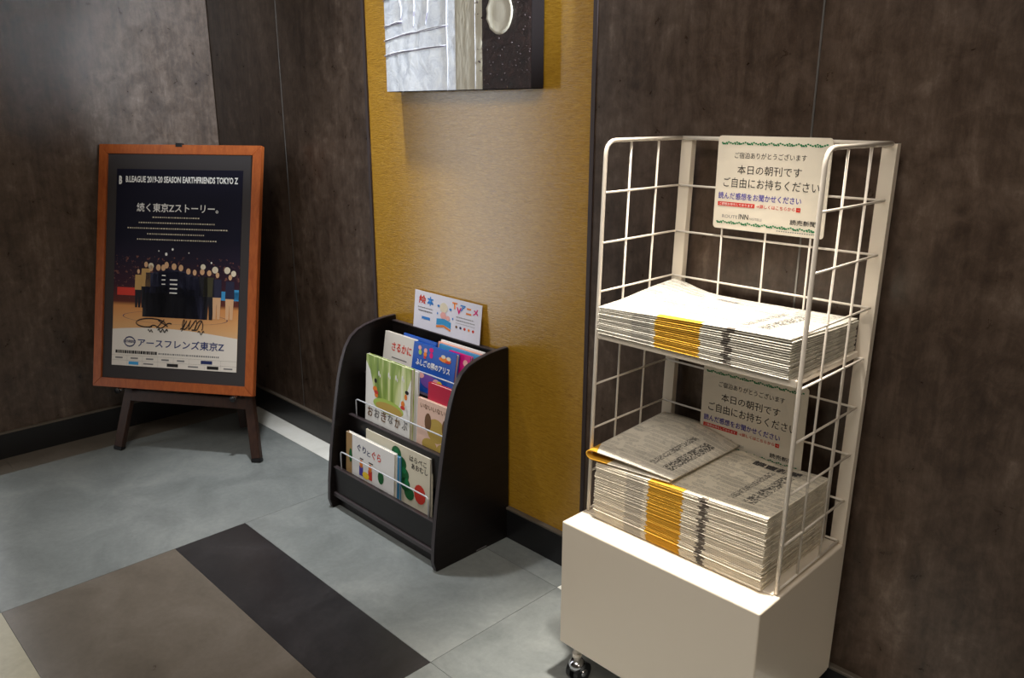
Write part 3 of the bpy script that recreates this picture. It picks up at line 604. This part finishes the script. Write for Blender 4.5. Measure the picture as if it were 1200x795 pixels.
# ---------------------------------------------------------------- newspapers
def newsprint(name, yx0, yx1, tx, tone=(222, 214, 196), hx0=.325, ink_=.30):
    m = mat(name, tone, .75, 0, .25); n = NT(m); c = n.coords('Object'); sp = n.n('ShaderNodeSeparateXYZ'); n.t.links.new(c, sp.inputs[0])
    x, y, z = sp.outputs; rnd = n.n('ShaderNodeObjectInfo').outputs['Random']
    off = n.n('ShaderNodeCombineXYZ', i_0=n.math('MULTIPLY', rnd, 13), i_1=n.math('MULTIPLY', rnd, 7)); v = n.n('ShaderNodeVectorMath', operation='ADD', i_0=c); n.t.links.new(off.outputs[0], v.inputs[1]); v = v.outputs[0]
    fine = n.noise(v, 650, 2, .5); med = n.noise(v, 38, 2, .5); big = n.noise(n.n('ShaderNodeVectorMath', operation='MULTIPLY', i_0=v, i_1=(1, 2.2, 1)).outputs[0], 14, 1, .4)
    rows = n.math('GREATER_THAN', n.math('FRACT', n.math('MULTIPLY', y, 60)), .22)
    ink = n.math('MULTIPLY', n.math('MULTIPLY', rows, n.math('GREATER_THAN', fine, .47)), n.math('GREATER_THAN', med, .42))
    ink = n.math('MULTIPLY', ink, n.math('MULTIPLY', n.math('GREATER_THAN', y, .005), n.math('LESS_THAN', x, .389)))
    # photo blocks printed grey
    ph = n.math('MULTIPLY', n.math('GREATER_THAN', big, .60), .30)
    tot = n.math('MINIMUM', n.math('ADD', n.math('MULTIPLY', ink, ink_), n.math('MULTIPLY', ph, .45)), .8)
    col = n.mix(tot, tone, (84, 80, 78))
    # headline strokes near the right end
    hx = n.math('MULTIPLY', n.math('GREATER_THAN', x, hx0), n.math('LESS_THAN', x, hx0+.025)); hy = n.math('MULTIPLY', n.math('GREATER_THAN', y, .04), n.math('LESS_THAN', y, .20))
    hn = n.math('GREATER_THAN', n.noise(v, 210, 3, .6), .49)
    col = n.mix(n.math('MULTIPLY', n.math('MULTIPLY', hx, hy), n.math('MULTIPLY', hn, .85)), col, (36, 34, 34))
    hx2 = n.math('MULTIPLY', n.math('GREATER_THAN', x, hx0-.03), n.math('LESS_THAN', x, hx0-.016)); col = n.mix(n.math('MULTIPLY', n.math('MULTIPLY', hx2, hy), n.math('MULTIPLY', n.math('GREATER_THAN', n.noise(v, 260, 1, .5), .48), .7)), col, (50, 48, 48))
    jit = n.math('MULTIPLY', n.math('SUBTRACT', rnd, .5), .006)
    xx = n.math('ADD', x, jit)
    near = n.math('LESS_THAN', n.math('ADD', y, n.math('MULTIPLY', n.math('SUBTRACT', n.noise(v, 40, 2), .5), .006)), .013)
    yb_ = n.math('MULTIPLY', n.math('GREATER_THAN', xx, yx0), n.math('LESS_THAN', xx, yx1))
    col = n.mix(n.math('MULTIPLY', n.math('MULTIPLY', yb_, near), .93), col, (216, 164, 14))
    front = n.math('LESS_THAN', y, .0045)
    tb = n.math('LESS_THAN', n.math('ABSOLUTE', n.math('SUBTRACT', n.math('ADD', xx, n.math('MULTIPLY', jit, 1.2)), tx)), n.math('ADD', .0045, n.math('MULTIPLY', n.noise(v, 120, 1), .006)))
    col = n.mix(n.math('MULTIPLY', n.math('MULTIPLY', tb, front), .85), col, (78, 66, 58))
    gb = n.math('MULTIPLY', n.math('MULTIPLY', n.math('GREATER_THAN', xx, yx0-.055), n.math('LESS_THAN', xx, yx0-.012)), front); col = n.mix(n.math('MULTIPLY', gb, .28), col, (96, 92, 92))
    side = n.math('MULTIPLY', n.math('GREATER_THAN', x, .3905), n.math('GREATER_THAN', n.noise(n.n('ShaderNodeVectorMath', operation='MULTIPLY', i_0=v, i_1=(1, 60, 1)).outputs[0], 1, 2), .5)); col = n.mix(n.math('MULTIPLY', side, .12), col, (130, 122, 112))
    n.color(col); return m
NPU = newsprint('newsprint_upper', .138, .236, .292, (214, 208, 194), .325, .6); NPL = newsprint('newsprint_lower', .136, .216, .262, (226, 216, 196), .318, .36)
PW, PD = .410, .262
def paper_mesh(hf, th):
    """folded newspaper: rounded fold at the front, loose page edges behind; hf(u,v) lifts it"""
    NX, NY = 14, 8; bm = bmesh.new(); cols = []
    for i in range(NX+1):
        u = i/NX; x = u*PW; ring = []
        ys = [.004] + [PD*j/NY for j in range(1, NY+1)]
        for y in ys: ring.append((y, hf(u, y/PD)+th))
        for y in reversed(ys): ring.append((y, hf(u, y/PD)))
        h0 = hf(u, 0); ring += [(.0012, h0+th*.2), (0, h0+th*.5), (.0012, h0+th*.85)]
        cols.append([bm.verts.new((x, y, z)) for y, z in ring])
    n_ = len(cols[0])
    for a, b in zip(cols, cols[1:]):
        for k in range(n_): bm.faces.new((a[k], a[(k+1) % n_], b[(k+1) % n_], b[k]))
    bm.faces.new(cols[0]); bm.faces.new(cols[-1][::-1])
    bmesh.ops.recalc_face_normals(bm, faces=bm.faces); me = bpy.data.meshes.new('newspaper'); bm.to_mesh(me); bm.free()
    for p in me.polygons: p.use_smooth = False
    return me
ORD = 'first second third fourth fifth sixth seventh eighth ninth tenth eleventh twelfth thirteenth fourteenth fifteenth sixteenth seventeenth eighteenth nineteenth twentieth twenty-first twenty-second twenty-third'.split()
def stack(n_, wide, deep, x0, y0, z0, step, lift, mt, lab, group, tops):
    proto = None
    global PW, PD
    PW, PD = wide, deep
    for i in range(n_):
        f = i/(n_-1)
        hf = lambda u, v, f=f, i=i: i*step*1.0 + lift(u, v, f)
        me = paper_mesh(lambda u, v: lift(u, v, f), step*.86); me.materials.append(mt)
        j = .0022 if i < n_-5 else .0036
        o = bpy.data.objects.new('newspaper', me); COL.objects.link(o)
        o.location = (x0 + random.gauss(0, .0009), y0 + random.gauss(0, .0004) - .0035*(1-f), z0 + i*step); o.rotation_euler = (0, 0, random.gauss(0, .0012))
        o['category'] = 'newspaper'; o['group'] = group; o['label'] = '%s newspaper from the %s of the %s' % (ORD[i] if i < n_/2 else ORD[n_-1-i], 'bottom' if i < n_/2 else 'top', lab)
        if i == n_-1: o['label'] = tops
        elif i == 0: o['label'] = 'lowest newspaper of the %s, right on its surface' % lab
    return o
# upper stack on the shelf
UL = lambda u, v, f: f*(.012*u*(1-v*.3) + .018*math.exp(-((u)/.16)**2)*max(0, v-.3)*1.6 + .004*math.sin(3.1*v+u*2))*(f**.7) + .0*u
ot = stack(17, .410, .262, -.990, -.300, .8096, .0032, UL, NPU, 'upper stack on the wire rack shelf', 'newspapers stacked on the upper shelf', 'topmost newspaper of the upper stack, on the shelf')
ot['label'] = 'topmost newspaper of the upper stack, its curled page brightly lit'
def on_paper(o, lift, step, d=.0005):
    # u along the width, v along the depth
    return lambda a, b: Vector((a*PW, b*PD, lift(a, b, 1) + step*.86 + d))
text('讀賣新聞', INK['grey'], ot, on_paper(ot, UL, .0032), (.34, .80, .46, .85), 'masthead', .01)
# lower stack on the cabinet
LL = lambda u, v, f: f*(.020*u*(1-.4*v)) + f**6*(.010*math.exp(-((u-.52)/.13)**2)*v + .003*math.sin(6*u+2*v)*v)
LN = 43; LS = .0029
ol = stack(LN, .392, .248, -.981, -.306, .4042, LS, LL, NPL, 'tall lower stack on the white cabinet', 'newspapers stacked on the cabinet top', 'topmost flat newspaper of the tall lower stack')
ol['label'] = 'topmost flat newspaper of the lower stack, partly under the bent-over copy'
text('讀賣新聞', flat('ink_masthead', (70, 66, 66)), ol, on_paper(ol, LL, LS), (.62, .84, .88, .93), 'masthead', .03)
# the copy folded over once more, lying on the left of the lower stack
fp = thing('newspaper', 'newspaper folded over once more, its yellow-edged fold bulging open, lying atop the lower stack', 'newspaper', (-1.0, -.308, .4042+LN*LS+.0005))
M_FP = newsprint('newsprint_folded', 9, 9.1, 9, (226, 218, 202), .158); 
def make_folded():
    bm = bmesh.new(); NY = 12; D = .262; rows = []
    for j in range(NY+1):
        v = j/NY; R = .0085 + .008*v; L = .198; pts = []
        base = lambda x: .002 + .020*(x/.41)*(1-.4*v) + .0035
        for i in range(9):
            x = L - (L-.012)*i/8; pts.append((x, base(x)))
        for i in range(1, 8):
            a = math.pi*i/8; pts.append((.012 - .016*math.sin(a), base(0) + R*(1-math.cos(a))))
        for i in range(13):
            t = i/12; x = .012 + (L+.006-.012)*t; top = base(0)+2*R; end = base(x)+.0035
            pts.append((x, top*(1-t**1.25) + end*t**1.25 + .010*math.sin(math.pi*t)*(.3+.7*v)))
        rows.append((pts, v*D + .0))
    th = .0028; inner, outer = [], []
    for pts, y in rows:
        a, b = [], []
        for i, (x, z) in enumerate(pts):
            x0, z0 = pts[max(0, i-1)]; x1, z1 = pts[min(len(pts)-1, i+1)]; Ln = math.hypot(x1-x0, z1-z0) or 1; nx, nz = -(z1-z0)/Ln, (x1-x0)/Ln
            yy = y + .010*(x/.2)
            a.append(bm.verts.new((x - nx*0, yy, z))); b.append(bm.verts.new((x + nx*th, yy, z + nz*th)))
        outer.append(a); inner.append(b)
    n_ = len(outer[0])
    for A_ in (outer, inner):
        for a, b in zip(A_, A_[1:]):
            for i in range(n_-1): bm.faces.new((a[i], a[i+1], b[i+1], b[i]))
    for a, b in ((outer[0], inner[0]), (outer[-1], inner[-1])):
        for i in range(n_-1): bm.faces.new((a[i], a[i+1], b[i+1], b[i]))
    for i in (0, n_-1):
        for j in range(NY): bm.faces.new((outer[j][i], outer[j+1][i], inner[j+1][i], inner[j][i]))
    return fin('folded_sheets', bm, M_FP, fp, smooth=True), rows
fs, frows = make_folded()
n = NT(M_FP); src = n.b.inputs['Base Color'].links[0].from_socket; c = n.coords('Object'); sp = n.n('ShaderNodeSeparateXYZ'); n.t.links.new(c, sp.inputs[0])
yl = n.math('MULTIPLY', n.math('LESS_THAN', n.math('ADD', sp.outputs[0], n.math('MULTIPLY', sp.outputs[1], .55)), .024), n.math('LESS_THAN', sp.outputs[1], .05))
yl2 = n.math('MULTIPLY', n.math('LESS_THAN', sp.outputs[0], .05), n.math('LESS_THAN', sp.outputs[2], .0105))
n.color(n.mix(n.math('MINIMUM', n.math('ADD', yl, yl2), .95), src, (214, 156, 14)))
def on_fold(a, b):
    pts, y = frows[min(12, max(0, round(b*12)))]; x = .012 + a*.19
    for (x0, z0), (x1, z1) in zip(pts[16:], pts[17:]):
        if x0 <= x <= x1: return Vector((x, b*.262+.010*(x/.2), z0+(z1-z0)*(x-x0)/(x1-x0)+.0014))
    return Vector((x, b*.262, pts[-1][1]+.002))
text('讀賣新聞', INK['grey'], fs, on_fold, (.22, .86, .62, .95), 'masthead', .01)
bpy.data.objects.remove(_fo)
